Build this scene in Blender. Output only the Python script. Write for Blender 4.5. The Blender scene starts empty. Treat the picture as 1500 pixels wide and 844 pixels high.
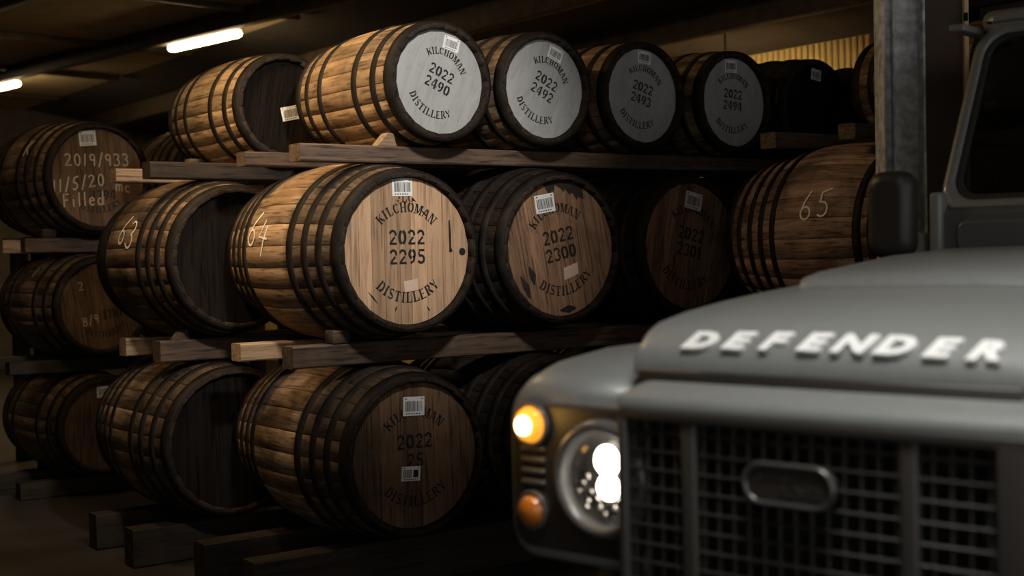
import bpy, bmesh, math, random
from mathutils import Vector, Matrix, Euler
random.seed(7)
S = bpy.context.scene
COL = S.collection

# ------------------------------------------------------------------ camera
TH, PITCH, ROLL, EYE = math.radians(36), math.radians(-1.5), math.radians(1.2), 1.385
F0 = Vector((math.sin(TH), math.cos(TH), 0)); R0 = Vector((math.cos(TH), -math.sin(TH), 0)); U0 = Vector((0, 0, 1))
FW = F0 * math.cos(PITCH) + U0 * math.sin(PITCH); U1 = U0 * math.cos(PITCH) - F0 * math.sin(PITCH)
RT = R0 * math.cos(ROLL) - U1 * math.sin(ROLL); UP = U1 * math.cos(ROLL) + R0 * math.sin(ROLL)
cam_d = bpy.data.cameras.new('camera'); cam = bpy.data.objects.new('camera', cam_d); COL.objects.link(cam)
cam.matrix_world = Matrix(((RT.x, UP.x, -FW.x, 0), (RT.y, UP.y, -FW.y, 0), (RT.z, UP.z, -FW.z, EYE), (0, 0, 0, 1)))
cam_d.sensor_width = 36; cam_d.lens = 46.8; cam_d.clip_start = .05
cam_d.dof.use_dof = True; cam_d.dof.focus_distance = 5.6; cam_d.dof.aperture_fstop = 2.4
S.camera = cam

# ------------------------------------------------------------------ world, added fill lamp, exposure
W = bpy.data.worlds.new('World'); S.world = W; W.use_nodes = True
W.node_tree.nodes['Background'].inputs['Color'].default_value = (1, .97, .93, 1)
W.node_tree.nodes['Background'].inputs['Strength'].default_value = .85
def area(name, loc, target, size, size_y, power, col):
    l = bpy.data.lights.new(name, 'AREA'); l.shape = 'RECTANGLE'; l.size = size; l.size_y = size_y; l.energy = power; l.color = col
    o = bpy.data.objects.new(name, l); COL.objects.link(o); o.location = loc
    o.rotation_euler = (Vector(target) - Vector(loc)).to_track_quat('-Z', 'Y').to_euler(); return o
# added area lamp under the closed ceiling, brightening the vehicle from above
area('vehicle_fill', (1.5, .9, 3.36), (2.0, 1.35, 1.2), 1.2, 1.0, 17, (1, .985, .94)).data.spread = math.radians(75)
V = S.view_settings
V.view_transform = 'Standard'; V.look = 'None'; V.gamma = 1; V.use_curve_mapping = False; V.exposure = 0.0
S.cycles.max_bounces = 6; S.cycles.sample_clamp_indirect = 4

# ------------------------------------------------------------------ mesh helpers
class MB:
    def __init__(s): s.v = []; s.f = []; s.m = []; s.sm = []
    def add(s, vs, fs, mi=0, smooth=False):
        o = len(s.v); s.v += [tuple(v) for v in vs]
        for f in fs: s.f.append(tuple(i + o for i in f)); s.m.append(mi); s.sm.append(smooth)
        return s
    def box(s, a, b, mi=0):
        (x0, y0, z0), (x1, y1, z1) = a, b
        return s.add([(x0,y0,z0),(x1,y0,z0),(x1,y1,z0),(x0,y1,z0),(x0,y0,z1),(x1,y0,z1),(x1,y1,z1),(x0,y1,z1)],
            [(0,3,2,1),(4,5,6,7),(0,1,5,4),(1,2,6,5),(2,3,7,6),(3,0,4,7)], mi)
    def bbox(s, a, b, bev=.01, seg=2, mi=0, smooth=True):
        bm = bmesh.new(); bmesh.ops.create_cube(bm, size=1)
        for v in bm.verts: v.co = Vector([(a[i] + b[i]) / 2 + v.co[i] * (b[i] - a[i]) for i in range(3)])
        bmesh.ops.bevel(bm, geom=bm.edges[:], offset=bev, segments=seg, affect='EDGES', profile=.5)
        bm.verts.index_update()
        s.add([v.co for v in bm.verts], [[v.index for v in f.verts] for f in bm.faces], mi, smooth); bm.free(); return s
    def loft(s, rings, closed=True, caps=True, mi=0, smooth=True):
        n = len(rings[0]); vs = [p for r in rings for p in r]; fs = []
        for i in range(len(rings) - 1):
            for j in range(n if closed else n - 1):
                k = (j + 1) % n
                fs.append((i*n+j, i*n+k, (i+1)*n+k, (i+1)*n+j))
        s.add(vs, fs, mi, smooth)
        if caps and closed:
            s.add(rings[0], [tuple(range(n))[::-1]], mi); s.add(rings[-1], [tuple(range(n))], mi)
        return s
    def lathe(s, prof, c=(0,0,0), axis='Y', n=48, mi=0, smooth=True, closed=False):
        rings = []
        for h, r in prof:
            ring = []
            for k in range(n):
                a = 2 * math.pi * k / n; x, y = r * math.sin(a), r * math.cos(a)
                p = (x, h, y) if axis == 'Y' else ((h, x, y) if axis == 'X' else (x, y, h))
                ring.append((c[0]+p[0], c[1]+p[1], c[2]+p[2]))
            rings.append(ring)
        if closed: rings.append(rings[0])
        return s.loft(rings, True, not closed, mi, smooth)
    def tube(s, pts, r, n=8, mi=0):
        pts = [Vector(p) for p in pts]; rings = []
        for i, p in enumerate(pts):
            d = (pts[min(i+1, len(pts)-1)] - pts[max(i-1, 0)]).normalized()
            a = d.orthogonal() if abs(d.z) > .9 else d.cross(Vector((0,0,1)))
            a.normalize(); b = d.cross(a)
            rr = r[i] if isinstance(r, (list, tuple)) else r
            rings.append([tuple(p + (a*math.cos(2*math.pi*k/n) + b*math.sin(2*math.pi*k/n))*rr) for k in range(n)])
        return s.loft(rings, True, True, mi)
    def mesh(s, name):
        me = bpy.data.meshes.new(name); me.from_pydata(s.v, [], s.f)
        me.polygons.foreach_set('material_index', s.m); me.polygons.foreach_set('use_smooth', s.sm); me.update()
        bm = bmesh.new(); bm.from_mesh(me); bmesh.ops.remove_doubles(bm, verts=bm.verts, dist=1e-5)
        bmesh.ops.recalc_face_normals(bm, faces=bm.faces); bm.to_mesh(me); bm.free()
        return me
    def build(s, name, mats, parent=None, loc=(0,0,0), rot=(0,0,0)):
        me = s.mesh(name)
        for m in (mats if isinstance(mats, (list, tuple)) else [mats]): me.materials.append(m)
        return link(name, me, parent, loc, rot)
def link(name, me, parent=None, loc=(0,0,0), rot=(0,0,0), mat=None):
    o = bpy.data.objects.new(name, me); COL.objects.link(o); o.parent = parent; o.location = loc; o.rotation_euler = rot
    if mat is not None:
        if not me.materials: me.materials.append(mat)
        o.material_slots[0].link = 'OBJECT'; o.material_slots[0].material = mat
    return o
def tag(o, label=None, cat=None, group=None, kind=None):
    for k, v in (('label', label), ('category', cat), ('group', group), ('kind', kind)):
        if v: o[k] = v
    return o
def empty(name, loc, rot=(0,0,0)):
    o = bpy.data.objects.new(name, None); COL.objects.link(o); o.location = loc; o.rotation_euler = rot; o.empty_display_size = .1; return o

# ------------------------------------------------------------------ materials
def new_mat(name):
    m = bpy.data.materials.new(name); m.use_nodes = True
    return m, m.node_tree.nodes, m.node_tree.links, m.node_tree.nodes['Principled BSDF']
def rgba(c): return (c[0], c[1], c[2], 1)
def plain(name, col, rough=.5, metal=0, emit=None, strength=0, noise=0, scale=30, bump=0, coat=0):
    m, N, L, P = new_mat(name)
    P.inputs['Base Color'].default_value = rgba(col); P.inputs['Roughness'].default_value = rough; P.inputs['Metallic'].default_value = metal
    P.inputs['Coat Weight'].default_value = coat
    if emit: P.inputs['Emission Color'].default_value = rgba(emit); P.inputs['Emission Strength'].default_value = strength
    if noise or bump:
        tc = N.new('ShaderNodeTexCoord'); nz = N.new('ShaderNodeTexNoise'); nz.inputs['Scale'].default_value = scale; nz.inputs['Detail'].default_value = 6
        L.new(tc.outputs['Object'], nz.inputs['Vector'])
        if noise:
            r = N.new('ShaderNodeValToRGB'); L.new(nz.outputs['Fac'], r.inputs['Fac'])
            r.color_ramp.elements[0].position = .3; r.color_ramp.elements[1].position = .7
            r.color_ramp.elements[0].color = rgba([c*(1-noise) for c in col]); r.color_ramp.elements[1].color = rgba([min(1, c*(1+noise)) for c in col])
            L.new(r.outputs['Color'], P.inputs['Base Color'])
        if bump:
            b = N.new('ShaderNodeBump'); b.inputs['Strength'].default_value = bump; b.inputs['Distance'].default_value = .01
            L.new(nz.outputs['Fac'], b.inputs['Height']); L.new(b.outputs['Normal'], P.inputs['Normal'])
    return m
def wood(name, light, dark, stretch=(26, 2.2, 26), stain=.5, stain_col=(.012, .009, .007), stain_scale=3.0, stain_pos=.5, rough=.72, vary=.35, bump=.35, spec=.3, check=.35, ends=1.0, L_=1.06):
    """grain along one axis of each piece, tint differing from piece to piece, blotchy stains across pieces"""
    m, N, L, P = new_mat(name)
    tc = N.new('ShaderNodeTexCoord'); oi = N.new('ShaderNodeObjectInfo'); mp = N.new('ShaderNodeMapping')
    mp.inputs['Scale'].default_value = stretch
    add = N.new('ShaderNodeVectorMath'); add.operation = 'ADD'
    ml = N.new('ShaderNodeMath'); ml.operation = 'MULTIPLY'; ml.inputs[1].default_value = 37
    L.new(oi.outputs['Random'], ml.inputs[0]); L.new(tc.outputs['Object'], mp.inputs['Vector'])
    L.new(mp.outputs['Vector'], add.inputs[0]); L.new(ml.outputs[0], add.inputs[1])
    nz = N.new('ShaderNodeTexNoise'); nz.inputs['Scale'].default_value = 1; nz.inputs['Detail'].default_value = 8; nz.inputs['Roughness'].default_value = .65
    L.new(add.outputs[0], nz.inputs['Vector'])
    r = N.new('ShaderNodeValToRGB'); r.color_ramp.elements[0].position = .32; r.color_ramp.elements[1].position = .68
    r.color_ramp.elements[0].color = rgba(dark); r.color_ramp.elements[1].color = rgba(light); L.new(nz.outputs['Fac'], r.inputs['Fac'])
    hsv = N.new('ShaderNodeHueSaturation'); L.new(r.outputs['Color'], hsv.inputs['Color'])
    mr = N.new('ShaderNodeMapRange'); mr.inputs['To Min'].default_value = 1 - vary; mr.inputs['To Max'].default_value = 1 + vary * .6
    L.new(oi.outputs['Random'], mr.inputs['Value'])
    mp2 = N.new('ShaderNodeMapping'); mp2.inputs['Scale'].default_value = [q*3.2 for q in stretch]
    ad2 = N.new('ShaderNodeVectorMath'); ad2.operation = 'ADD'; L.new(tc.outputs['Object'], mp2.inputs['Vector']); L.new(mp2.outputs['Vector'], ad2.inputs[0]); L.new(ml.outputs[0], ad2.inputs[1])
    nc = N.new('ShaderNodeTexNoise'); nc.inputs['Scale'].default_value = 1; nc.inputs['Detail'].default_value = 5; L.new(ad2.outputs[0], nc.inputs['Vector'])
    rc = N.new('ShaderNodeMapRange'); rc.inputs['From Min'].default_value = .52; rc.inputs['From Max'].default_value = .66; rc.inputs['To Min'].default_value = 1; rc.inputs['To Max'].default_value = check
    L.new(nc.outputs['Fac'], rc.inputs['Value'])
    mv = N.new('ShaderNodeMath'); mv.operation = 'MULTIPLY'; L.new(mr.outputs['Result'], mv.inputs[0]); L.new(rc.outputs['Result'], mv.inputs[1]); L.new(mv.outputs[0], hsv.inputs['Value'])
    geo = N.new('ShaderNodeNewGeometry'); ns = N.new('ShaderNodeTexNoise'); ns.inputs['Scale'].default_value = stain_scale; ns.inputs['Detail'].default_value = 7; ns.inputs['Roughness'].default_value = .7
    L.new(geo.outputs['Position'], ns.inputs['Vector'])
    rs = N.new('ShaderNodeValToRGB'); rs.color_ramp.elements[0].position = stain_pos - .06; rs.color_ramp.elements[1].position = stain_pos + .16
    rs.color_ramp.elements[0].color = (0, 0, 0, 1); rs.color_ramp.elements[1].color = (stain, stain, stain, 1); L.new(ns.outputs['Fac'], rs.inputs['Fac'])
    base = hsv
    if ends < 1:   # staves darker towards both ends
        sx = N.new('ShaderNodeSeparateXYZ'); L.new(tc.outputs['Object'], sx.inputs[0])
        ws_ = N.new('ShaderNodeMath'); ws_.operation = 'MULTIPLY_ADD'; ws_.inputs[1].default_value = .16; L.new(nz.outputs['Fac'], ws_.inputs[0]); L.new(sx.outputs['Y'], ws_.inputs[2])
        er = N.new('ShaderNodeValToRGB'); L.new(ws_.outputs[0], er.inputs['Fac']); c0 = er.color_ramp
        c0.elements[0].position = .40*L_; c0.elements[0].color = (ends, ends, ends, 1); c0.elements[1].position = min(.46*L_, .99); c0.elements[1].color = (1, 1, 1, 1)
        for p_, q_ in ((.80*L_, 1), (.86*L_, ends + .25)):
            el = c0.elements.new(min(p_, .99)); el.color = (q_, q_, q_, 1)
        hm = N.new('ShaderNodeMix'); hm.data_type = 'RGBA'; hm.blend_type = 'MULTIPLY'; hm.inputs['Factor'].default_value = 1
        L.new(hsv.outputs['Color'], hm.inputs['A']); L.new(er.outputs['Color'], hm.inputs['B']); base = hm
    mx = N.new('ShaderNodeMix'); mx.data_type = 'RGBA'; L.new(rs.outputs['Color'], mx.inputs['Factor']); L.new(base.outputs['Color' if base is hsv else 'Result'], mx.inputs['A']); mx.inputs['B'].default_value = rgba(stain_col)
    L.new(mx.outputs['Result'], P.inputs['Base Color']); P.inputs['Roughness'].default_value = rough; P.inputs['Specular IOR Level'].default_value = spec
    b = N.new('ShaderNodeBump'); b.inputs['Strength'].default_value = bump; b.inputs['Distance'].default_value = .006
    L.new(nz.outputs['Fac'], b.inputs['Height']); L.new(b.outputs['Normal'], P.inputs['Normal'])
    return m
M = {}
M['oak_pale'] = wood('oak_pale', (.47, .32, .18), (.20, .125, .065), stain=.7, stain_pos=.55, bump=.6)
M['oak_belly'] = wood('oak_belly', (.48, .33, .20), (.23, .145, .08), stain=.6, stain_pos=.55, bump=.6, ends=.42)
M['oak_belly_mid'] = wood('oak_belly_mid', (.38, .25, .15), (.13, .08, .045), stain=.85, stain_pos=.5, bump=.6, ends=.4)
M['oak_mid'] = wood('oak_mid', (.34, .225, .13), (.11, .068, .036), stain=.85, stain_pos=.49, bump=.6)
M['oak_dark'] = wood('oak_dark', (.34, .22, .13), (.09, .056, .032), stain=.95, stain_pos=.47, stain_scale=4.5, bump=.6, rough=.5, spec=.5)
M['oak_red'] = wood('oak_red', (.50, .33, .26), (.16, .10, .075), stain=.85, stain_pos=.5, rough=.6, bump=.6)
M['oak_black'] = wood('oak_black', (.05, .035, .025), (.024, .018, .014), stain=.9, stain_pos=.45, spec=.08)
M['head_pale'] = wood('head_pale', (.56, .37, .23), (.36, .22, .13), stretch=(30, 30, 1.6), stain=.35, stain_pos=.62, vary=.28, check=.6)
M['head_brown'] = wood('head_brown', (.36, .21, .125), (.19, .105, .06), stretch=(30, 30, 1.6), stain=.6, stain_pos=.54, vary=.25)
M['head_old'] = wood('head_old', (.21, .125, .07), (.10, .06, .035), stretch=(30, 30, 1.6), stain=.6, stain_pos=.54, vary=.25)
M['head_grey'] = wood('head_grey', (.40, .41, .40), (.33, .34, .335), stretch=(14, 14, 4), stain=.25, stain_col=(.2, .2, .19), stain_pos=.58, vary=.03, bump=.1, rough=.6, check=.88)
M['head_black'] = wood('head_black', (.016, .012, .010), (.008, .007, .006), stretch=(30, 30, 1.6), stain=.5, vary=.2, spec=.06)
M['hoop'] = plain('hoop_iron', (.014, .011, .009), .65, .0, noise=.5, scale=14, bump=.15)
M['chime'] = wood('chime_oak', (.05, .036, .026), (.025, .019, .015), stain=.6, stain_col=(.018, .014, .011), spec=.08)
M['hoop'].node_tree.nodes['Principled BSDF'].inputs['Specular IOR Level'].default_value = .15
M['dark'] = plain('cask_inside', (.01, .008, .006), .9)
M['ink'] = plain('stencil_ink', (.008, .008, .008), .7)
M['ink_worn'] = plain('stencil_ink_worn', (.02, .014, .01), .8, noise=.5, scale=60)
M['ink_red'] = plain('stencil_ink_red', (.10, .02, .015), .7)
M['chalk'] = plain('chalk', (.78, .74, .66), .9)
M['chalk_dim'] = plain('chalk_dim', (.55, .44, .32), .9)
M['paper'] = plain('label_paper', (.80, .80, .79), .55)
M['paper_old'] = plain('label_paper_old', (.62, .47, .37), .8)
M['timber'] = wood('rail_timber', (.17, .115, .08), (.07, .047, .033), stretch=(2.0, 26, 26), stain=.5, stain_pos=.55, vary=.2)
M['timber_pale'] = wood('rail_timber_pale', (.46, .33, .21), (.28, .19, .11), stretch=(2.0, 26, 26), stain=.4, stain_pos=.58, vary=.2)
M['timber_dark'] = wood('rail_timber_dark', (.05, .036, .027), (.022, .016, .012), stretch=(2.0, 26, 26), stain=.5, stain_pos=.5, vary=.2)
M['concrete'] = plain('floor_concrete', (.028, .023, .019), .8, noise=.35, scale=3, bump=.2)
M['roof_sheet'] = plain('roof_lining', (.36, .27, .15), .8, noise=.15, scale=5)
M['roof_dark'] = plain('roof_boards_dark', (.035, .026, .02), .85, noise=.3, scale=5)
M['purlin'] = plain('purlin_timber', (.06, .04, .024), .75, noise=.4, scale=8, bump=.2)
M['cladding'] = plain('wall_cladding', (.62, .44, .17), .8, noise=.12, scale=4)
M['wall_dark'] = plain('wall_blockwork', (.09, .075, .06), .9, noise=.3, scale=5, bump=.2)
M['wall_brown'] = plain('wall_boarding', (.085, .058, .042), .85, noise=.2, scale=6)
M['steel'] = plain('column_steel', (.55, .56, .57), .6, .1, noise=.45, scale=24, bump=.15)
M['trim'] = plain('trim_paint', (.75, .52, .28), .6)

# ------------------------------------------------------------------ lamps
def lamp_emit(name, col, s):
    m, N, L, P = new_mat(name); P.inputs['Base Color'].default_value = (.9, .9, .9, 1)
    P.inputs['Emission Color'].default_value = rgba(col); P.inputs['Emission Strength'].default_value = s; return m
M['tube_glow'] = lamp_emit('tube_glow', (1, .74, .40), 42)
M['tube_dim'] = lamp_emit('tube_dim', (1, .72, .38), 15)
M['lamp_white'] = plain('lamp_housing', (.30, .27, .22), .5)
BDIR = -math.atan2(-.172, 1)      # roof timbers run about 10 degrees off the cask axes
def strip_light(loc, label, power, length=1.06, col=(1, .62, .27), size=.14, glow='tube_glow', shade=False):
    e = empty('strip_light', loc, (0, 0, math.atan2(.172, 1)))
    tag(e, label, 'lamp', 'ceiling strip lights')
    b = MB().bbox((-.035, -.02, .0), (.035, length + .02, .06), .008, 2); b.build('housing', M['lamp_white'], e)
    d = MB(); rings = []
    for y, k in ((0, .55), (.02, .9), (.05, 1), (length-.05, 1), (length-.02, .9), (length, .55)):
        rings.append([(.048*k*math.cos(a), y, -.028 + .034*k*math.sin(a)) for a in [2*math.pi*i/14 for i in range(14)]])
    d.loft(rings); d.build('diffuser', M[glow], e)
    if shade:  # added plate keeping this lamp's light off the sloping boarding
        sh = [(-.17, -.08), (-.07, .066), (.05, .066), (.05, .061), (-.066, .061), (-.165, -.085)]
        MB().loft([[(x, y, z) for x, z in sh] for y in (-.04, length + .04)], smooth=False).build('shade', M['lamp_white'], e)
    if power:
        l = bpy.data.lights.new('strip_glow', 'AREA'); l.shape = 'RECTANGLE'; l.size = size; l.size_y = length; l.energy = power; l.color = col
        o = bpy.data.objects.new('strip_glow', l); COL.objects.link(o); o.parent = e; o.location = (0, length/2, -.075)
    return e
LZ = 3.29
strip_light((4.74, 10.31, LZ), 'glowing strip light on the roof timber behind the topmost pale cask', 20)
strip_light((4.06, 14.28, LZ), 'glowing strip light farthest down the roof timber beyond the chalked cask', 20)
strip_light((1.72, 6.5, LZ), 'strip light over the side aisle beyond the chalked casks', 0, glow='tube_dim')
strip_light((2.06, 4.6, LZ), 'strip light over the side aisle by the chalked casks', 8)
strip_light((7.3, 7.0, 2.5), 'strip light hung by the clad wall behind the grey cask heads', 0, shade=True)
MB().tube([(0, .2, .05), (0, .2, .56)], .008).build('hanger', M['lamp_white'], bpy.data.objects['strip_light.004'])

def added_spot(loc, target, power, col, cone, blend, label, radius=.12):  # unseen spot lamps, fixtures included, added to shape the light on the casks
    e = empty('added_spot', loc); tag(e, label, 'lamp', 'added spot lamps')
    d = (Vector(target) - Vector(loc)).normalized(); q = d.to_track_quat('-Z', 'Y').to_euler()
    h = MB().lathe([(.0, .10), (.02, .12), (.06, .11), (.12, .05), (.16, .04)], axis='Z', n=24); h.build('housing', M['lamp_white'], e, rot=q)
    MB().tube([Vector((0, 0, 0)), Vector((0, 0, 3.422 - loc[2] + d.z*.1))], .012).build('bracket', M['lamp_white'], e, loc=tuple(-d*.1))
    l = bpy.data.lights.new('spot_beam', 'SPOT'); l.energy = power; l.color = col; l.spot_size = math.radians(cone); l.spot_blend = blend; l.shadow_soft_size = radius
    o = bpy.data.objects.new('spot_beam', l); COL.objects.link(o); o.parent = e; o.rotation_euler = q; o.location = d * .02
    return e
added_spot((1.95, 2.05, 3.25), (2.74, 4.65, 1.93), 370, (1, .93, .85), 42, .85, 'unseen spot lamp added over the aisle before the grey cask heads')
added_spot((1.15, 4.8, 3.25), (2.6, 5.35, 1.95), 185, (1, .66, .34), 62, 1.0, 'unseen spot lamp added to light the ends of the cask rows')

# ------------------------------------------------------------------ the shell
MB().box((-5, -6, -.1), (12, 18.2, 0)).build('floor', M['concrete'])['kind'] = 'structure'
cl = MB().box((-5, -3.2, 3.42), (5.2, 18.2, 3.52)).build('ceiling', M['roof_sheet']); cl['kind'] = 'structure'
MB().loft([[(x, y, z) for x, z in ((5.2, 3.42), (8.15, 2.93), (8.8, 2.93), (8.8, 3.05), (5.2, 3.52))] for y in (-3.2, 18.2)], smooth=False).build('sloping_boarding', M['roof_dark'], cl)
w = MB().box((-5, 18, 0), (12, 18.2, 3.42)).build('wall_back', M['wall_dark']); w['kind'] = 'structure'
w = MB().box((-5.2, -3.2, 0), (-5, 18.2, 3.42)).build('wall_left', M['wall_dark']); w['kind'] = 'structure'
# right wall: ribbed cladding above, boarding around a doorway
wr = MB(); wr.box((8.0, 5.95, 0), (8.15, 18, 2.96)).build('wall_right', M['cladding'])['kind'] = 'structure'
wr = bpy.data.objects['wall_right']
rib = MB().bbox((7.99, -.012, 2.0), (8.01, .012, 2.95), .004, 1).mesh('cladding_rib'); rib.materials.append(M['cladding'])
for k in range(60): link('cladding_rib', rib, wr, (0, 6.32 + .06*k, 0))
wb = MB().box((7.85, 5.60, 0), (8.0, 6.3, 2.96)).build('wall_boarding', M['wall_brown'], wr)
MB().box((7.85, 2.0, 0), (8.0, 5.40, 2.96)).build('wall_boarding', M['wall_brown'], wr)
MB().box((8.7, 2, 0), (8.8, 8, 2.93)).build('wall_lobby', M['wall_dark'])['kind'] = 'structure'
t = MB().bbox((7.79, 5.552, 0), (7.9, 5.60, 2.96), .006, 2).build('trim_1', M['trim']); t['kind'] = 'structure'
MB().bbox((7.78, 5.56, 2.78), (7.80, 5.62, 2.84), .004, 1).build('latch', M['hoop'], t)
# roof timbers: long purlins and cross rafters under the lining
def along(name, x10, w_, z0, z1, y0=-3, y1=17.8, mat='purlin'):
    b = MB().bbox((-w_/2, y0-10.3, z0), (w_/2, y1-10.3, z1), .008, 1); return b.build(name, M[mat], cl, (x10, 10.3, 0), (0, 0, math.atan2(.172, 1)))
for x in (-3.3, -1.1, .94, 2.8, 4.61): along('purlin', x, .11, 3.275, 3.42)
def across(y, w_, z0, z1):
    b = MB().bbox((-7, -w_/2, z0), (2.7, w_/2, z1), .008, 1); return b.build('rafter', M['purlin'], cl, (2.5, y, 0), (0, 0, math.atan2(.172, 1)))
for y in (-1.5, 2.6, 6.6, 9.6, 11.9, 13.9, 16.0): across(y, .07, 3.365, 3.42)
def sloped(x, drop):
    z = 3.42 - (x - 5.2)*.166
    return MB().bbox((x-.05, -3, z-drop), (x+.05, 17.8, z), .008, 1).build('purlin', M['purlin'], cl)
for x, dr in ((5.9, .2), (6.9, .2)): sloped(x, dr)

# steel column beside the vehicle
ce = empty('steel_column', (4.045, 3.12, 0), (0, 0, math.radians(-36)))
tag(ce, 'grey painted steel column standing between the vehicle mirror and cask 65', 'column')
MB().bbox((-.077, -.06, 0), (-.068, .06, 3.42), .002, 1).build('flange', M['steel'], ce)
MB().bbox((.066, -.06, 0), (.077, .06, 3.42), .002, 1).build('flange', M['steel'], ce)
MB().box((-.068, .0, 0), (.066, .012, 3.42)).build('web', M['steel'], ce)
MB().bbox((-.034, -.032, 0), (-.026, .001, 3.42), .003, 2).build('conduit', M['steel'], ce)
MB().bbox((-.12, -.1, 0), (.12, .1, .02), .004, 1).build('base_plate', M['steel'], ce)

# boarded partition beside the column, ending in a pale trim
pa = MB().box((.078, .02, 0), (.238, .07, 3.40)).build('wall_partition', M['wall_brown'], None, (4.045, 3.12, 0), (0, 0, math.radians(-36))); pa['kind'] = 'structure'
pt = MB().bbox((.238, .0, 0), (.256, .075, 3.40), .003, 1).build('trim_2', M['trim'], None, (4.045, 3.12, 0), (0, 0, math.radians(-36))); pt['kind'] = 'structure'
MB().bbox((.236, -.012, 2.20), (.250, .0, 2.23), .002, 1).build('latch', M['hoop'], pt)

# ------------------------------------------------------------------ lettering
def arc(cx, cy, rx, ry, a0, a1, n=7):
    return [(cx + rx*math.cos(math.radians(a0+(a1-a0)*i/n)), cy + ry*math.sin(math.radians(a0+(a1-a0)*i/n))) for i in range(n+1)]
TK, TN = .19, .10
def vert(x, lo=0, hi=1, w=TK): return [([(x, lo), (x, hi)], w), ([(x-.17, lo+.035), (x+.17, lo+.035)], .07), ([(x-.17, hi-.035), (x+.17, hi-.035)], .07)]
GL = {
 'I': (.44, vert(.22)), 'L': (.68, vert(.19) + [([(.36, .05), (.66, .05)], TN), ([(.62, .05), (.64, .3)], TN)]),
 'K': (.76, vert(.19) + [([(.3, .46), (.66, .95)], TN), ([(.38, .60), (.70, .03)], TK)]),
 'C': (.70, [(arc(.38, .5, .28, .45, 110, 250), TK), (arc(.38, .5, .27, .45, 35, 95), TN), (arc(.38, .5, .27, .45, 265, 325), TN)]),
 'O': (.76, [(arc(.38, .5, .28, .45, 102, 258), TK), (arc(.38, .5, .28, .45, -78, 78), TK)]),
 '0': (.66, [(arc(.33, .5, .23, .44, 100, 260), .21), (arc(.33, .5, .23, .44, -80, 80), .21)]),
 'H': (.82, vert(.18) + vert(.64) + [([(.31, .5), (.51, .5)], TN)]),
 'M': (.95, vert(.12, w=.1) + vert(.80) + [([(.22, .98), (.44, .08)], TK), ([(.5, .12), (.70, .95)], TN)]),
 'A': (.80, [([(.08, .03), (.34, .97)], TN), ([(.44, .97), (.70, .03)], TK), ([(.26, .32), (.5, .32)], .08), ([(0, .035), (.2, .035)], .07), ([(.56, .035), (.84, .035)], .07)]),
 'N': (.82, vert(.14, w=.1) + vert(.70, w=.1) + [([(.22, .97), (.60, .03)], TK)]),
 'D': (.76, vert(.19) + [(arc(.34, .5, .32, .45, -80, 80), TK)]),
 'S': (.62, [(arc(.32, .73, .22, .22, 30, 190), .13), ([(.14, .62), (.50, .36)], TK), (arc(.31, .27, .22, .22, -150, 15), .13)]),
 'T': (.70, vert(.35) + [([(.03, .93), (.22, .93)], TN), ([(.48, .93), (.67, .93)], TN), ([(.05, .95), (.05, .72)], .07), ([(.65, .95), (.65, .72)], .07)]),
 'E': (.68, vert(.19) + [([(.34, .94), (.62, .94)], TN), ([(.34, .5), (.54, .5)], TN), ([(.34, .06), (.64, .06)], TN)]),
 'R': (.76, vert(.19) + [(arc(.34, .74, .26, .22, -80, 80), .16), ([(.42, .48), (.70, .03)], TK)]),
 'Y': (.74, [([(.06, .97), (.32, .5)], TK), ([(.66, .97), (.44, .52)], TN), ([(.37, .42), (.37, .03)], TK)]),
 'J': (.58, [([(.40, .97), (.40, .3)], TK), (arc(.24, .26, .16, .2, -170, -20), .13)]), 'G': (.72, [(arc(.38, .5, .28, .45, 110, 250), TK), (arc(.38, .5, .27, .45, 35, 95), TN), (arc(.38, .5, .27, .45, 265, 310), TN), ([(.60, .06), (.60, .42)], TK)]),
 '1': (.46, [([(.24, 0), (.24, 1)], .2), ([(.08, .8), (.2, .95)], .1), ([(.06, .04), (.42, .04)], .08)]),
 '2': (.66, [(arc(.32, .70, .22, .24, 170, -25), .17), ([(.48, .52), (.14, .14)], .15), ([(.06, .07), (.62, .07)], .15)]),
 '3': (.64, [(arc(.30, .73, .21, .21, 160, -60), .16), (arc(.30, .27, .24, .22, 70, -160), .17)]),
 '4': (.68, [([(.46, 0), (.46, 1)], .2), ([(.34, .95), (.06, .38)], .11), ([(.04, .29), (.33, .29)], .12), ([(.58, .29), (.68, .29)], .12)]),
 '5': (.64, [([(.14, .93), (.58, .93)], .15), ([(.15, .84), (.15, .56)], .11), (arc(.30, .32, .24, .26, 130, -155), .18)]),
 '7': (.60, [([(.06, .92), (.56, .92)], .15), ([(.52, .84), (.24, 0)], .18)]),
 '8': (.64, [(arc(.32, .74, .19, .19, 100, 260), .15), (arc(.32, .74, .19, .19, -80, 80), .15), (arc(.32, .26, .23, .21, 100, 260), .17), (arc(.32, .26, .23, .21, -80, 80), .17)]),
 '9': (.66, [(arc(.32, .68, .21, .27, 100, 265), .19), (arc(.32, .68, .22, .27, -70, 80), .19), ([(.53, .56), (.44, .2), (.2, .05)], .16)]),
}
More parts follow.
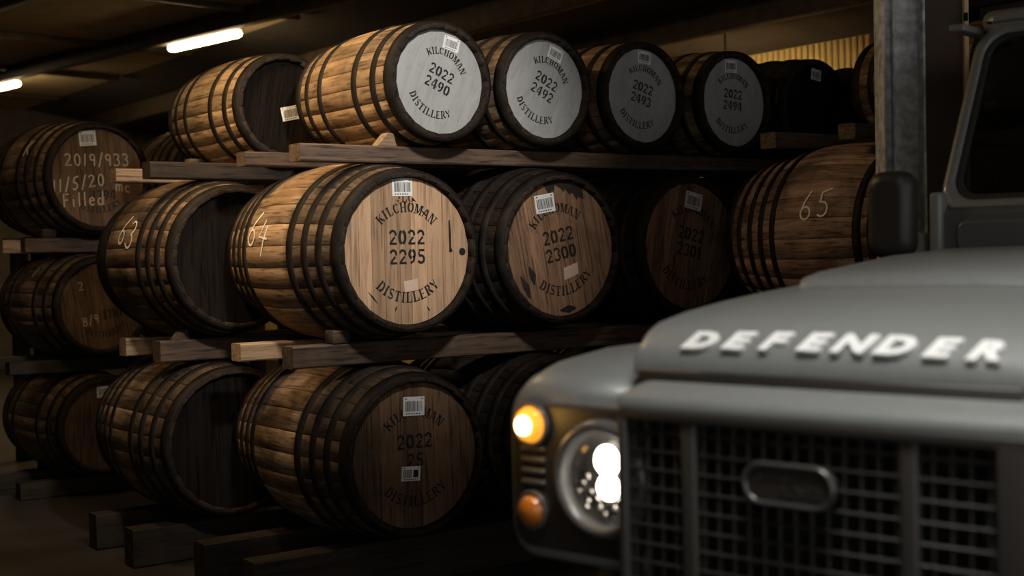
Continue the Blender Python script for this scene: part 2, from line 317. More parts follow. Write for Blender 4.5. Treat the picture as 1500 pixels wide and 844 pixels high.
HAND = {
 '0': (.6, [arc(.3, .5, .22, .46, 80, 450, 12)]), '1': (.3, [[(.18, 1), (.1, 0)]]), '2': (.6, [arc(.28, .74, .22, .24, 160, -40) + [(.06, .04), (.6, .1)]]),
 '3': (.55, [arc(.25, .75, .22, .22, 150, -70) + arc(.25, .26, .26, .26, 80, -150)]), '4': (.62, [[(.2, .95), (.06, .4), (.62, .46)], [(.44, .8), (.38, -.12)]]),
 '5': (.6, [[(.22, .95), (.16, .56)] + arc(.24, .3, .24, .28, 100, -140), [(.2, .95), (.62, 1.05)]]), '6': (.6, [[(.5, 1.1), (.24, .7)] + arc(.28, .26, .22, .24, 165, 500, 12)]),
 '8': (.55, [arc(.28, .74, .18, .2, -80, 280, 10), arc(.28, .26, .22, .24, 90, 450, 10)]), '9': (.55, [arc(.28, .7, .2, .24, 20, 380, 10) + [(.42, 0)]]),
 '/': (.4, [[(.05, -.1), (.4, 1.1)]]), 'F': (.6, [[(.12, 0), (.12, 1), (.55, 1)], [(.12, .55), (.45, .55)]]), 'i': (.25, [[(.1, 0), (.1, .6)], [(.1, .8), (.12, .85)]]),
 'l': (.25, [[(.1, 0), (.12, 1.1)]]), 'e': (.5, [[(.06, .35), (.42, .4)] + arc(.25, .32, .2, .3, 20, 320, 9)]), 'd': (.55, [arc(.24, .28, .2, .26, 60, 400, 10), [(.46, 1.1), (.46, 0)]]),
 'm': (.7, [[(.06, 0), (.06, .6)] + arc(.2, .42, .14, .2, 160, 0, 5) + [(.34, 0)], arc(.48, .42, .14, .2, 160, 0, 5) + [(.62, 0)]]), 'c': (.5, [arc(.28, .3, .22, .3, 50, 310, 9)]),
 'K': (.6, [[(.1, 0), (.16, 1)], [(.55, .95), (.15, .5), (.6, 0)]]), ' ': (.4, []),
}
def ribbon(mb, pts, w, fn, mi=0):
    n = len(pts); L_, R_ = [], []
    for i in range(n):
        a, b = pts[max(i-1, 0)], pts[min(i+1, n-1)]
        dx, dy = b[0]-a[0], b[1]-a[1]; l = math.hypot(dx, dy) or 1
        ww = w[i] if isinstance(w, list) else w
        nx, ny = -dy/l*ww/2, dx/l*ww/2
        L_.append(fn(pts[i][0]+nx, pts[i][1]+ny)); R_.append(fn(pts[i][0]-nx, pts[i][1]-ny))
    mb.add(L_ + R_, [(i, i+1, n+i+1, n+i) for i in range(n-1)], mi)
def word_width(txt, font, gap): return sum(font[c][0] for c in txt) + gap * (len(txt) - 1)
def word(mb, txt, fn, h, font=GL, gap=.14, pen=None, mi=0, wx=1.0):
    """fn maps (x along, y up) in metres to 3-D; the word is centred on x = 0"""
    x = -word_width(txt, font, gap) / 2
    for c in txt:
        wd, strokes = font[c]
        for st in strokes:
            pts, w_ = (st, pen) if font is HAND else st
            if len(pts) == 2:
                (ax, ay), (bx, by) = pts; pts = [(ax + (bx-ax)*k/2, ay + (by-ay)*k/2) for k in range(3)]
            ribbon(mb, [((x + px)*h*wx, (py - .5)*h) for px, py in pts], w_*h, fn, mi)
        x += wd + gap

# ------------------------------------------------------------------ casks
TYPES = {  # belly radius, chime radius, length, staves, hoops (position along the cask, width)
 'hogshead': dict(R=.385, r=.322, L=1.06, n=26, hoops=((.030, .05), (.125, .036), (.215, .036), (.315, .042), (.73, .040), (.80, .036), (.88, .036), (.97, .05)), nb=9),
 'hogshead_old': dict(R=.385, r=.322, L=1.0, n=26, hoops=((.030, .05), (.12, .036), (.20, .036), (.29, .042), (.73, .040), (.80, .036), (.88, .036), (.97, .05)), nb=8),
 'barrel': dict(R=.272, r=.243, L=.85, n=22, hoops=((.035, .05), (.155, .034), (.32, .036), (.68, .036), (.845, .034), (.965, .05)), nb=7),
 'butt': dict(R=.417, r=.337, L=1.05, n=28, hoops=((.03, .05), (.095, .035), (.155, .035), (.22, .035), (.66, .03), (.735, .03), (.81, .03), (.89, .03), (.97, .045)), nb=9),
 'old_cask': dict(R=.36, r=.312, L=.95, n=24, hoops=((.03, .05), (.14, .036), (.25, .036), (.36, .036), (.64, .036), (.75, .036), (.86, .036), (.97, .05)), nb=8),
 'floor_cask': dict(R=.380, r=.332, L=.95, n=24, hoops=((.03, .05), (.14, .036), (.25, .036), (.36, .036), (.64, .036), (.75, .036), (.86, .036), (.97, .05)), nb=8),
 'low_cask': dict(R=.321, r=.281, L=.95, n=24, hoops=((.03, .05), (.15, .036), (.29, .036), (.71, .036), (.85, .036), (.97, .05)), nb=8),
}
def prof(T, t): return T['r'] + (T['R'] - T['r']) * (1 - abs(2*t - 1) ** 2.0)
CH = .032    # depth of the recess in front of the head
for nm, T in TYPES.items():
    h = math.pi / T['n']
    mb = MB(); rings = []; ts = [0, .012] + [.07 + .86*i/10 for i in range(11)] + [.988, 1]
    for t_ in ts:
        r = prof(T, t_); th = .026
        if t_ in (0, 1): r -= .008; th = .008
        ring = [((r + dr)*math.sin(k*h), t_*T['L'], (r + dr)*math.cos(k*h)) for k, dr in ((-.99, -.0028), (-.93, 0), (0, .0008), (.93, 0), (.99, -.0028))]
        ring += [((r - th)*math.sin(k*h), t_*T['L'], (r - th)*math.cos(k*h)) for k in (.97, -.97)]
        rings.append(ring)
    mb.loft(rings); T['stave'] = mb.mesh('stave')
    for p in T['stave'].polygons:
        p.use_smooth = abs(p.normal.y) < .9
        if p.center.y < .02 or p.center.y > T['L'] - .02 or p.normal.z < -.5: p.material_index = 1
    T['stave'].materials.append(M['oak_mid']); T['stave'].materials.append(M['chime'])
    T['hoop_me'] = []
    for t_, w_ in T['hoops']:
        t0, t1 = max(.002, t_ - w_/T['L']/2), min(.998, t_ + w_/T['L']/2)
        pr = []
        for q, e in ((t0, -.006), (t0, .005), ((t0+t1)/2, .0055), (t1, .005), (t1, -.006)): pr.append((q*T['L'], prof(T, q) + e))
        b = MB().lathe(pr, n=56, closed=False); b.f = b.f[:-2]; b.m = b.m[:-2]; b.sm = b.sm[:-2]
        # one rivet pair where the strip overlaps
        T['hoop_me'].append(b.mesh('hoop'))
    rd = T['r'] - .024; T['rd'] = rd
    T['head_me'] = MB().lathe([(CH+.010, rd+.004), (CH+.020, rd+.004)], n=40, smooth=False).mesh('head')
    T['back_me'] = MB().lathe([(T['L']-CH-.02, rd+.004), (T['L']-CH, rd+.004)], n=32, smooth=False).mesh('back_head')
    T['boards'] = []; T['painted'] = []
    rng = random.Random(len(T['boards']) + T['n']); ws = [rng.uniform(.8, 1.25) for _ in range(T['nb'])]; tot = sum(ws); x = -rd
    for w_ in ws:
        x1 = x + 2*rd*w_/tot
        for g, key in ((.0009, 'boards'), (.00025, 'painted')):
          a, b_ = x + g, x1 - g; xs = [a + (b_-a)*k/5 for k in range(6)]
          out = [(q, math.sqrt(max(0, rd*rd - q*q))) for q in xs]; poly = out + [(q, -z) for q, z in reversed(out)]
          T[key].append(MB().loft([[(q, CH, z) for q, z in poly], [(q, CH+.012, z) for q, z in poly]], smooth=False).mesh('head_board'))
        x = x1
    for me in [T['stave'], T['head_me'], T['back_me']] + T['hoop_me'] + T['boards'] + T['painted']:
        if not me.materials: me.materials.append(M['dark'])

def barcode(mb, cx, cz, w, h, rot, y, seed, kind=0):
    """white sticker (slot 0) with printed bars (slot 1)"""
    c, s = math.cos(rot), math.sin(rot)
    def P(x, z, yy): return (cx + x*c + z*s, yy, cz - x*s + z*c)
    def rect(x0, z0, x1, z1, yy, mi): mb.add([P(x0, z0, yy), P(x1, z0, yy), P(x1, z1, yy), P(x0, z1, yy)], [(0, 1, 2, 3)], mi)
    mb.loft([[P(x, z, y) for x, z in ((-w/2,-h/2),(w/2,-h/2),(w/2,h/2),(-w/2,h/2))], [P(x, z, y-.001) for x, z in ((-w/2,-h/2),(w/2,-h/2),(w/2,h/2),(-w/2,h/2))]], smooth=False)
    rg = random.Random(seed); x = -w*.40; yy = y - .0016
    x_end = w*.40 if kind == 0 else w*.02
    while x < x_end:
        b = rg.choice((.012, .02, .035))*w; rect(x, -h*.27, min(x+b, x_end), h*.27, yy, 1); x += b + rg.choice((.015, .02, .03))*w
    for k in range(6): rect(-w*.38 + k*w*.12, -h*.42, -w*.31 + k*w*.12, -h*.36, yy, 1)
    rect(-w*.42, h*.36, -w*.34, h*.42, yy, 1); rect(w*.34, h*.36, w*.42, h*.42, yy, 1)
    if kind: rect(w*.12, -h*.25, w*.38, h*.25, yy, 1)

def cask(kind, X, Y, Z, label, wood_m, head_m, roll=0, yaw=0, year=None, number=None, code=None, ink='ink', group=None, extra=None, chalk=None, name='whisky_cask', tilt=0):
    T = TYPES[kind]
    e = empty(name, (X, Y, Z), (math.radians(tilt), math.radians(roll), math.radians(yaw))); tag(e, label, 'cask', group)
    off = random.random()
    for k in range(T['n']): link('stave', T['stave'], e, rot=(0, 2*math.pi*(k + off)/T['n'], 0), mat=M[wood_m])
    for me in T['hoop_me']: link('hoop', me, e, mat=M['hoop'])
    hd = link('head', T['head_me'], e, mat=M['dark']); link('back_head', T['back_me'], e, mat=M['head_old'])
    for me in T['painted' if head_m == 'head_grey' else 'boards']: link('head_board', me, hd, mat=M[head_m])
    rd = T['rd']; y = CH - .0012
    flat = lambda x, z: (x, y, z)
    if year:
        rt, rb = .60*rd, .63*rd
        def put(txt, fn, h, gap):
            mb = MB(); word(mb, txt, fn, h, gap=gap); mb.build('stencil_word', M[ink], hd)
        put('KILCHOMAN', lambda x, z: ((rt+z)*math.sin(x/rt), y, (rt+z)*math.cos(x/rt)), .135*rd, .10)
        put('DISTILLERY', lambda x, z: ((rb-z)*math.sin(x/rb), y, -(rb-z)*math.cos(x/rb)), .145*rd, .07)
        put(year, lambda x, z: (x, y, z + .19*rd), .20*rd, .08)
        if number: put(number, lambda x, z: (x, y, z - .075*rd), .20*rd, .08)
    if code:
        for i, (cx, cz, w_, h_, rt_, kd) in enumerate(code):
            mb = MB(); barcode(mb, cx*rd, cz*rd, w_*rd, h_*rd, math.radians(rt_), y, hash((X, i)) % 1000, kd)
            tag(mb.build('barcode_label', [M['paper'], M['ink']], hd), 'white barcode sticker')
    if chalk:   # handwriting on the belly: (text, position along, angle from the top, height)
        mb = MB(); txt, t0, ang, hh, rt_ = chalk
        c_, s_ = math.cos(math.radians(rt_)), math.sin(math.radians(rt_))
        def fn(x, z):
            x, z = x*c_ - z*s_, x*s_ + z*c_
            tt = t0 - x/T['L']; r = prof(T, tt) + .0035; a = math.radians(ang - roll) + z/r
            return (r*math.sin(a), tt*T['L'], r*math.cos(a))
        word(mb, txt, fn, hh, HAND, .18, .075); tag(mb.build('chalk_mark', M['chalk'], e), 'white chalk handwriting')
    if extra: extra(e, hd, rd, y, T)
    return e

GC = [(.08, .80, .34, .26, -12, 0)]
def seam_text(e, hd, rd, y, T):     # pale patch, drips and knots of the bright head
    mb = MB(); mb.loft([[(x*rd, y, z*rd) for x, z in ((-.05,-.56),(.16,-.53),(.15,-.38),(-.07,-.41))], [(x*rd, y-.001, z*rd) for x, z in ((-.05,-.56),(.16,-.53),(.15,-.38),(-.07,-.41))]], smooth=False)
    tag(mb.build('label_remnant', M['paper_old'], hd), 'pale torn paper remnant')
    mb = MB(); word(mb, 'JLG', lambda x, z: (x - .02*rd, y, z + .735*rd), .13*rd, gap=.08); tag(mb.build('red_stencil', M['ink_red'], hd), 'dark red stencilled letters')
    flat = lambda x, z: (x, y, z)
    def stain(mb): tag(mb.build('knot_stain', M['ink'], hd), 'black drip or knot')
    mb = MB(); ribbon(mb, [(.69*rd, .42*rd), (.70*rd, .2*rd), (.70*rd, .05*rd), (.71*rd, -.02*rd)], [.02*rd, .04*rd, .03*rd, .06*rd], flat); stain(mb)
    stain(MB().add([(.90*rd + .055*rd*math.cos(a), y, -.02*rd + .055*rd*math.sin(a)) for a in [k*math.pi/5 for k in range(10)]], [tuple(range(10))]))
    for (x, z, a, l) in ((-.2,-.78,1.2,.09),(.32,-.80,2.2,.08),(.28,.52,2.4,.12),(-.9,.42,.9,.08),(-.55,-.62,2.3,.22),(.12,.70,2.5,.1)):
        mb = MB(); ribbon(mb, [((x - math.cos(a)*l/2)*rd, (z - math.sin(a)*l/2)*rd), (x*rd, z*rd), ((x + math.cos(a)*l/2)*rd, (z + math.sin(a)*l/2)*rd)], [.005*rd, .025*rd, .005*rd], flat); stain(mb)
def patch_2300(e, hd, rd, y, T):
    q = ((-.02,-.48),(.26,-.44),(.27,-.27),(0,-.30))
    tag(MB().loft([[(x*rd, y, z*rd) for x, z in q], [(x*rd, y-.001, z*rd) for x, z in q]], smooth=False).build('label_remnant', M['paper_old'], hd), 'pale torn paper remnant')
    mb = MB(); pts = [(-.12,.985),(-.05,.84),(.0,.80),(.03,.86),(.06,.82),(.1,.93),(.2,.86),(.24,.80),(.28,.84),(.34,.74),(.4,.76),(.46,.64),(.5,.68),(.6,.62)]
    mb.add([(x*rd, y, z*rd) for x, z in pts] + [(x*rd, y, math.sqrt(1-x*x)*.995*rd) for x, z in pts], [(i, i+1, len(pts)+i+1, len(pts)+i) for i in range(len(pts)-1)])
    tag(mb.build('tar_stain', M['ink_worn'], hd), 'black ragged tar stain')
    for x0, z0, x1, z1 in ((-.80,-.25,-.70,-.60),(-.62,-.15,-.58,-.42),(-.2,-.9,.1,-.93)):
        mb = MB(); ribbon(mb, [(x0*rd, z0*rd), ((x0+x1)/2*rd + .02*rd, (z0+z1)/2*rd), (x1*rd, z1*rd)], [.02*rd, .12*rd, .03*rd], lambda x, z: (x, y, z))
        tag(mb.build('tar_stain', M['ink_worn'], hd), 'black ragged tar stain')
def handwriting(lines, mat='chalk_dim', stencil=None):
    def fn(e, hd, rd, y, T):
        if stencil:
            mb = MB(); rb = .66*rd
            word(mb, 'DISTILLERY', lambda x, z: ((rb-z)*math.sin(x/rb), y, -(rb-z)*math.cos(x/rb)), .14*rd, gap=.05); mb.build('stencil_word', M['ink'], hd)
            for txt, x0, z0, h in stencil:
                mb = MB(); word(mb, txt, lambda x, z: (x + x0*rd, y, z + z0*rd), h*rd, gap=.08); mb.build('stencil_word', M['ink'], hd)
        for txt, x0, z0, h, sl in lines:
            mb = MB(); word(mb, txt, lambda x, z: (x + x0*rd, y - .0006, z + z0*rd + sl*x), h*rd, HAND, .2, .11)
            tag(mb.build('chalk_mark', M[mat], hd), 'faded chalk handwriting')
    return fn

# row of the grey painted heads (top tier) -- heads face the aisle
HB = 4.59
g = 'grey-headed casks on the top tier'
cask('barrel', 3.045, 4.65, 2.106, 'pale oak cask with grey painted head stencilled 2022 2490', 'oak_pale', 'head_grey', 24, 0, '2022', '2490', [(-.02, .80, .36, .26, -10, 0)], group=g)
cask('barrel', 3.595, 4.65, 2.106, 'brown oak cask with grey head stencilled 2492, right beside the cask stencilled 2490', 'oak_mid', 'head_grey', 27, 0, '2022', '2492', [(-.04, .79, .36, .26, -6, 0)], group=g)
cask('barrel', 4.172, 4.65, 2.106, 'brown oak cask with dim seamed grey head stencilled 2493, between 2492 and 2494', 'oak_mid', 'head_grey', 15, 0, '2022', '2493', [(-.12, .82, .36, .26, -10, 0)], group=g)
cask('barrel', 4.771, 4.65, 2.106, 'brown oak cask with shadowed grey head stencilled 2494, last of the grey heads', 'oak_mid', 'head_grey', 4, 0, '2022', '2494', [(-.10, .80, .36, .28, -4, 0)], group=g)
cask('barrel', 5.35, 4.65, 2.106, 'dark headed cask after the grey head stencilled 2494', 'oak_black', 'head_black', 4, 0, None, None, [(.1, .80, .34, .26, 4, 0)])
# middle tier
cask('hogshead', 2.836, HB, 1.402, 'large pale oak cask chalked 64 with brightly lit head stencilled 2295', 'oak_belly', 'head_pale', 0, 0, '2022', '2295', [(-.06, .87, .32, .24, -1, 0)], extra=seam_text, chalk=('64', .59, -76, .145, -14))
cask('hogshead', 3.624, HB, 1.402, 'large brown cask with tar stained head stencilled 2300', 'oak_black', 'head_brown', -11, 0, '2022', '2300', [(-.14, .70, .36, .27, 2, 0)], extra=patch_2300)
cask('hogshead', 4.406, HB, 1.402, 'large dark brown cask behind the back end of cask 65, stencilled 2301', 'oak_black', 'head_brown', 12, 0, '2022', '2301', [(-.05, .72, .36, .27, 0, 0)])
# ground tier
cask('hogshead', 2.85, HB, .57, 'large dark cask on the floor rails with two white stickers on its head', 'oak_belly_mid', 'head_old', 0, 0, '2022', '25', [(.0, .67, .34, .26, 2, 0), (-.07, -.25, .30, .20, 4, 1)], ink='ink')
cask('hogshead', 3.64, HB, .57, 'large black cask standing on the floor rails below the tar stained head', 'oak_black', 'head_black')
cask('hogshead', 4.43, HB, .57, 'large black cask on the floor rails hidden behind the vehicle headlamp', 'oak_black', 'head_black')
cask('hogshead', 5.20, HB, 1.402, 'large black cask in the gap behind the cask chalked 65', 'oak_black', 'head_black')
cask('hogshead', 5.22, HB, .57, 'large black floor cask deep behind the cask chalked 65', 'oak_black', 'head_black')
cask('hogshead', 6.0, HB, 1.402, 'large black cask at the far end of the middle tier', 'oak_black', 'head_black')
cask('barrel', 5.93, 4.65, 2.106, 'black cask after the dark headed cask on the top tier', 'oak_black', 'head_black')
# next row back
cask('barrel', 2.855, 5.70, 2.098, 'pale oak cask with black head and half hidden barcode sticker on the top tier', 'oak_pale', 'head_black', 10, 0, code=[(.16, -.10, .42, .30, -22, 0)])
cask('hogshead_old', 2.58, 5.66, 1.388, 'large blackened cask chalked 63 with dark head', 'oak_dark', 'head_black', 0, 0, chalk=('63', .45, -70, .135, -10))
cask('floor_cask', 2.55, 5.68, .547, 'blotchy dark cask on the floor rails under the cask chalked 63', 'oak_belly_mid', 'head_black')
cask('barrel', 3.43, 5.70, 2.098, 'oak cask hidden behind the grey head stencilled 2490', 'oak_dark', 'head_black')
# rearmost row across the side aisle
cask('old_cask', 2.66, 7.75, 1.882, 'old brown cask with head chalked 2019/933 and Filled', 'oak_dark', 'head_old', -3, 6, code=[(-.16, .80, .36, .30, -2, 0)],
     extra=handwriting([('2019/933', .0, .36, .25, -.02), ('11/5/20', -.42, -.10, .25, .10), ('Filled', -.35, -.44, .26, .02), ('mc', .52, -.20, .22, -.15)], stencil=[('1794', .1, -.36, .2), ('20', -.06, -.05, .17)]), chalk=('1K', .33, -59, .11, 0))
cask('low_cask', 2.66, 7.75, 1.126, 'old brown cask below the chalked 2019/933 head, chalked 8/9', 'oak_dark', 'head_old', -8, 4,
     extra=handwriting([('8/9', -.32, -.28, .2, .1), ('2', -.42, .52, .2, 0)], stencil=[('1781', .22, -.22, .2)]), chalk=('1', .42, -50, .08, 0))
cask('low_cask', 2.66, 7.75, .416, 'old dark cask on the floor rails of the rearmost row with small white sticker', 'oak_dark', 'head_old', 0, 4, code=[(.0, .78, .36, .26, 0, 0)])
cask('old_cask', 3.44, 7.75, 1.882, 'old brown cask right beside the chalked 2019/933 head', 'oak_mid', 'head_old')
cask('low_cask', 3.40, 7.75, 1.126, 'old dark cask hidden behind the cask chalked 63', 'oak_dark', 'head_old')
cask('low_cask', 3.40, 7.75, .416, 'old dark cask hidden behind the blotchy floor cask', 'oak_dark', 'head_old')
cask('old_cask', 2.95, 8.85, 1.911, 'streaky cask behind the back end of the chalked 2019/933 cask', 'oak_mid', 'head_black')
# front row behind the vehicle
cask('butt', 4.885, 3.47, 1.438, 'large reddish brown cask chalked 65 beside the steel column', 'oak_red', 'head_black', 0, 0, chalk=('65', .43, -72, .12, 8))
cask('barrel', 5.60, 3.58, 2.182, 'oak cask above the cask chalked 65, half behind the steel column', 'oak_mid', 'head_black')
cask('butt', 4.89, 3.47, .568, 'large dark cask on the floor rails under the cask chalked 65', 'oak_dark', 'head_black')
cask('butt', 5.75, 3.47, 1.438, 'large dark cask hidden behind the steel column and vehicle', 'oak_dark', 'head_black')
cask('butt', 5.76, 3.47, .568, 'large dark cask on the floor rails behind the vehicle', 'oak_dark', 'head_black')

# ------------------------------------------------------------------ timber rails and chocks
def rail(x0, x1, Y, ztop, label, mat='timber', h=.085, d=.095, group='timber rails between cask tiers', rz=0):
    rg = random.Random(int((x0+Y+ztop)*1000)); mb = MB(); n = 9; rings = []; L_ = x1 - x0
    for i in range(n):
        x = L_*i/(n-1); j = [rg.uniform(-.003, .003) for _ in range(4)]; b = .006
        y0, y1, z0, z1 = -d/2 + j[0], d/2 + j[1], -h + j[2], 0 + j[3]*.4
        rings.append([(x, y0+b, z0), (x, y0, z0+b), (x, y0, z1-b), (x, y0+b, z1), (x, y1-b, z1), (x, y1, z1-b), (x, y1, z0+b), (x, y1-b, z0)])
    mb.loft(rings, smooth=False)
    return tag(mb.build('timber_rail', M[mat], None, (x0, Y, ztop), (0, 0, rz)), label, 'timber', group)
rail(2.447, 6.5, 4.83, 1.842, 'long dark timber rail under the grey-headed casks', 'timber', .069)
rail(2.43, 6.5, 5.30, 1.842, 'timber rail peeping out behind the rail of the grey-headed casks', 'timber', .06)
rail(2.393, 6.5, 4.83, 1.031, 'long weathered timber rail under the cask chalked 64', 'timber', .089)
rail(2.385, 6.5, 5.30, 1.022, 'pale ended timber rail behind the rail of the cask chalked 64', 'timber_pale', .072)
rail(2.2, 6.0, 4.83, .199, 'floor timber rail under the casks with two white stickers row', 'timber_dark', .199, .11)
rail(2.2, 6.0, 5.32, .19, 'rear floor timber rail under the casks with two white stickers row', 'timber_dark', .19, .11)
rail(2.23, 5.4, 5.88, 1.834, 'dark timber rail under the pale cask with black head', 'timber_dark', .074)
rail(2.24, 5.4, 6.35, 1.834, 'pale yellow timber rail end crossing the chalked 2019/933 head', 'timber_pale', .068)
rail(2.255, 5.4, 5.88, 1.017, 'timber rail under the blackened cask chalked 63', 'timber', .098)
rail(2.265, 5.4, 6.35, 1.01, 'rear timber rail under the blackened cask chalked 63', 'timber_pale', .088)
rail(2.1, 5.4, 5.88, .175, 'floor timber rail under the blotchy dark cask', 'timber_dark', .175, .11)
rail(2.1, 5.4, 6.37, .17, 'rear floor timber rail under the blotchy dark cask', 'timber_dark', .17, .11)
for Y, w_ in ((7.98, 'front'), (8.45, 'rear')):
    rail(2.27, 5.2, Y, 1.53, w_ + ' timber rail under the chalked 2019/933 cask', 'timber' if Y < 8 else 'timber_pale')
    rail(2.16, 5.2, Y, .81, w_ + ' timber rail under the old cask chalked 8/9', 'timber_dark', .076)
    rail(2.2, 5.2, Y, .10, w_ + ' floor timber rail of the rearmost row', 'timber_dark', .10, .1)
rail(2.6, 4.6, 9.1, 1.56, 'timber rail under the streaky cask of the rearmost row', 'timber_dark')
rail(2.6, 4.6, 9.6, 1.56, 'rear timber rail under the streaky cask of the rearmost row', 'timber_dark')
for Y in (9.1, 9.6):
    for x in (2.7, 4.5):
        tag(MB().bbox((x-.05, Y-.05, 0), (x+.05, Y+.05, 1.475), .005, 1).build('timber_post', M['timber_dark']), 'dark timber post carrying the streaky cask rails', 'timber', 'posts of the rearmost rails')
rail(4.562, 6.6, 3.80, 1.914, 'timber rail end above the cask chalked 65, nearer the column', 'timber', .064)
rail(4.59, 6.6, 4.28, 1.918, 'timber rail end above the back hoops of the cask chalked 65', 'timber', .072)
rail(4.45, 6.6, 3.72, 1.035, 'front timber rail under the cask chalked 65', 'timber_dark', .064)
rail(4.45, 6.6, 4.26, 1.035, 'rear timber rail under the cask chalked 65', 'timber_dark', .064)
rail(4.45, 6.6, 3.72, .165, 'front floor timber rail under the row of cask 65', 'timber_dark', .165, .11)
rail(4.45, 6.6, 4.26, .165, 'rear floor timber rail under the row of cask 65', 'timber_dark', .165, .11)
def chock(X, Y, z, kind, label, mat='timber_pale', rz=0, s=1.0):
    if kind == 'wedge':
        a = [(-.04, -.03, 0), (.05, -.03, 0), (.035, -.03, .052), (.012, -.03, .056)]
        mb = MB().loft([a, [(x, .03, z_) for x, _, z_ in a]], smooth=False)
    else:
        mb = MB().bbox((-.04, -.035, 0), (.04, .035, .055), .004, 1)
    mb.v = [(x*s, y*s, z_*s) for x, y, z_ in mb.v]
    return tag(mb.build('chock', M[mat], None, (X, Y, z), (0, 0, rz)), label, 'wedge', 'wooden chocks on the rails')
chock(2.850, 4.82, 1.842, 'wedge', 'wooden wedge under the cask stencilled 2490')
chock(2.612, 4.815, 1.031, 'block', 'wooden block chocking the cask chalked 64', 'timber')
chock(2.36, 5.87, 1.017, 'wedge', 'slanted wooden wedge under the cask chalked 63', 'timber', .3, .85)
chock(2.656, 6.34, 1.834, 'block', 'wooden block under the pale cask with black head', 'timber', 0, 1.0)
chock(2.55, 6.35, 1.834, 'wedge', 'pale wooden wedge behind the block under the black headed cask', 'timber_pale', .2, .7)
chock(2.412, 7.97, 1.53, 'block', 'wooden block under the chalked 2019/933 cask', 'timber_dark')

# ------------------------------------------------------------------ off-road vehicle
CP = plain('grey_paint', (.20, .205, .20), .46, .15, noise=.05, scale=40, coat=.12)
CPD = plain('dark_grey_paint', (.10, .10, .10), .4, .2)
PL = plain('black_plastic', (.028, .024, .021), .45)
PLG = plain('grille_plastic', (.04, .035, .031), .45)
RUB = plain('tyre_rubber', (.015, .015, .015), .8)
CHR = plain('chrome', (.42, .40, .37), .15, 1)
BEZ = plain('bezel_plastic', (.13, .125, .12), .3, .3)
SIL = plain('silver_letters', (.85, .85, .83), .35)
AMB = plain('amber_lens', (.55, .17, .02), .2, coat=.5)
AMBL = plain('amber_lens_lit', (.8, .35, .05), .2, emit=(1, .36, .03), strength=1.1)
BULB = plain('bulb_glow', (1, .9, .75), .2, emit=(1, .93, .8), strength=13)
BULBA = plain('indicator_bulb_glow', (1, .8, .4), .2, emit=(1, .78, .35), strength=22)
LEATHER = plain('seat_cloth', (.02, .02, .022), .8)
def glass_mat(name, tint, refl=.08):
    m, N, L, P = new_mat(name); N.remove(P); out = N['Material Output']
    tr = N.new('ShaderNodeBsdfTransparent'); tr.inputs['Color'].default_value = rgba(tint)
    gl = N.new('ShaderNodeBsdfGlossy'); gl.inputs['Roughness'].default_value = .03
    fr = N.new('ShaderNodeFresnel'); fr.inputs['IOR'].default_value = 1.45
    mx = N.new('ShaderNodeMixShader'); L.new(fr.outputs[0], mx.inputs[0]); L.new(tr.outputs[0], mx.inputs[1]); L.new(gl.outputs[0], mx.inputs[2]); L.new(mx.outputs[0], out.inputs['Surface'])
    return m
GLS = glass_mat('windscreen_glass', (.55, .58, .56)); LENS = glass_mat('lamp_glass', (.95, .95, .95))
car = empty('off_road_vehicle', (1.668, 1.507, 0), (0, 0, math.radians(-78)))
tag(car, 'grey boxy off-road vehicle with lit headlamp and DEFENDER bonnet letters', 'vehicle')

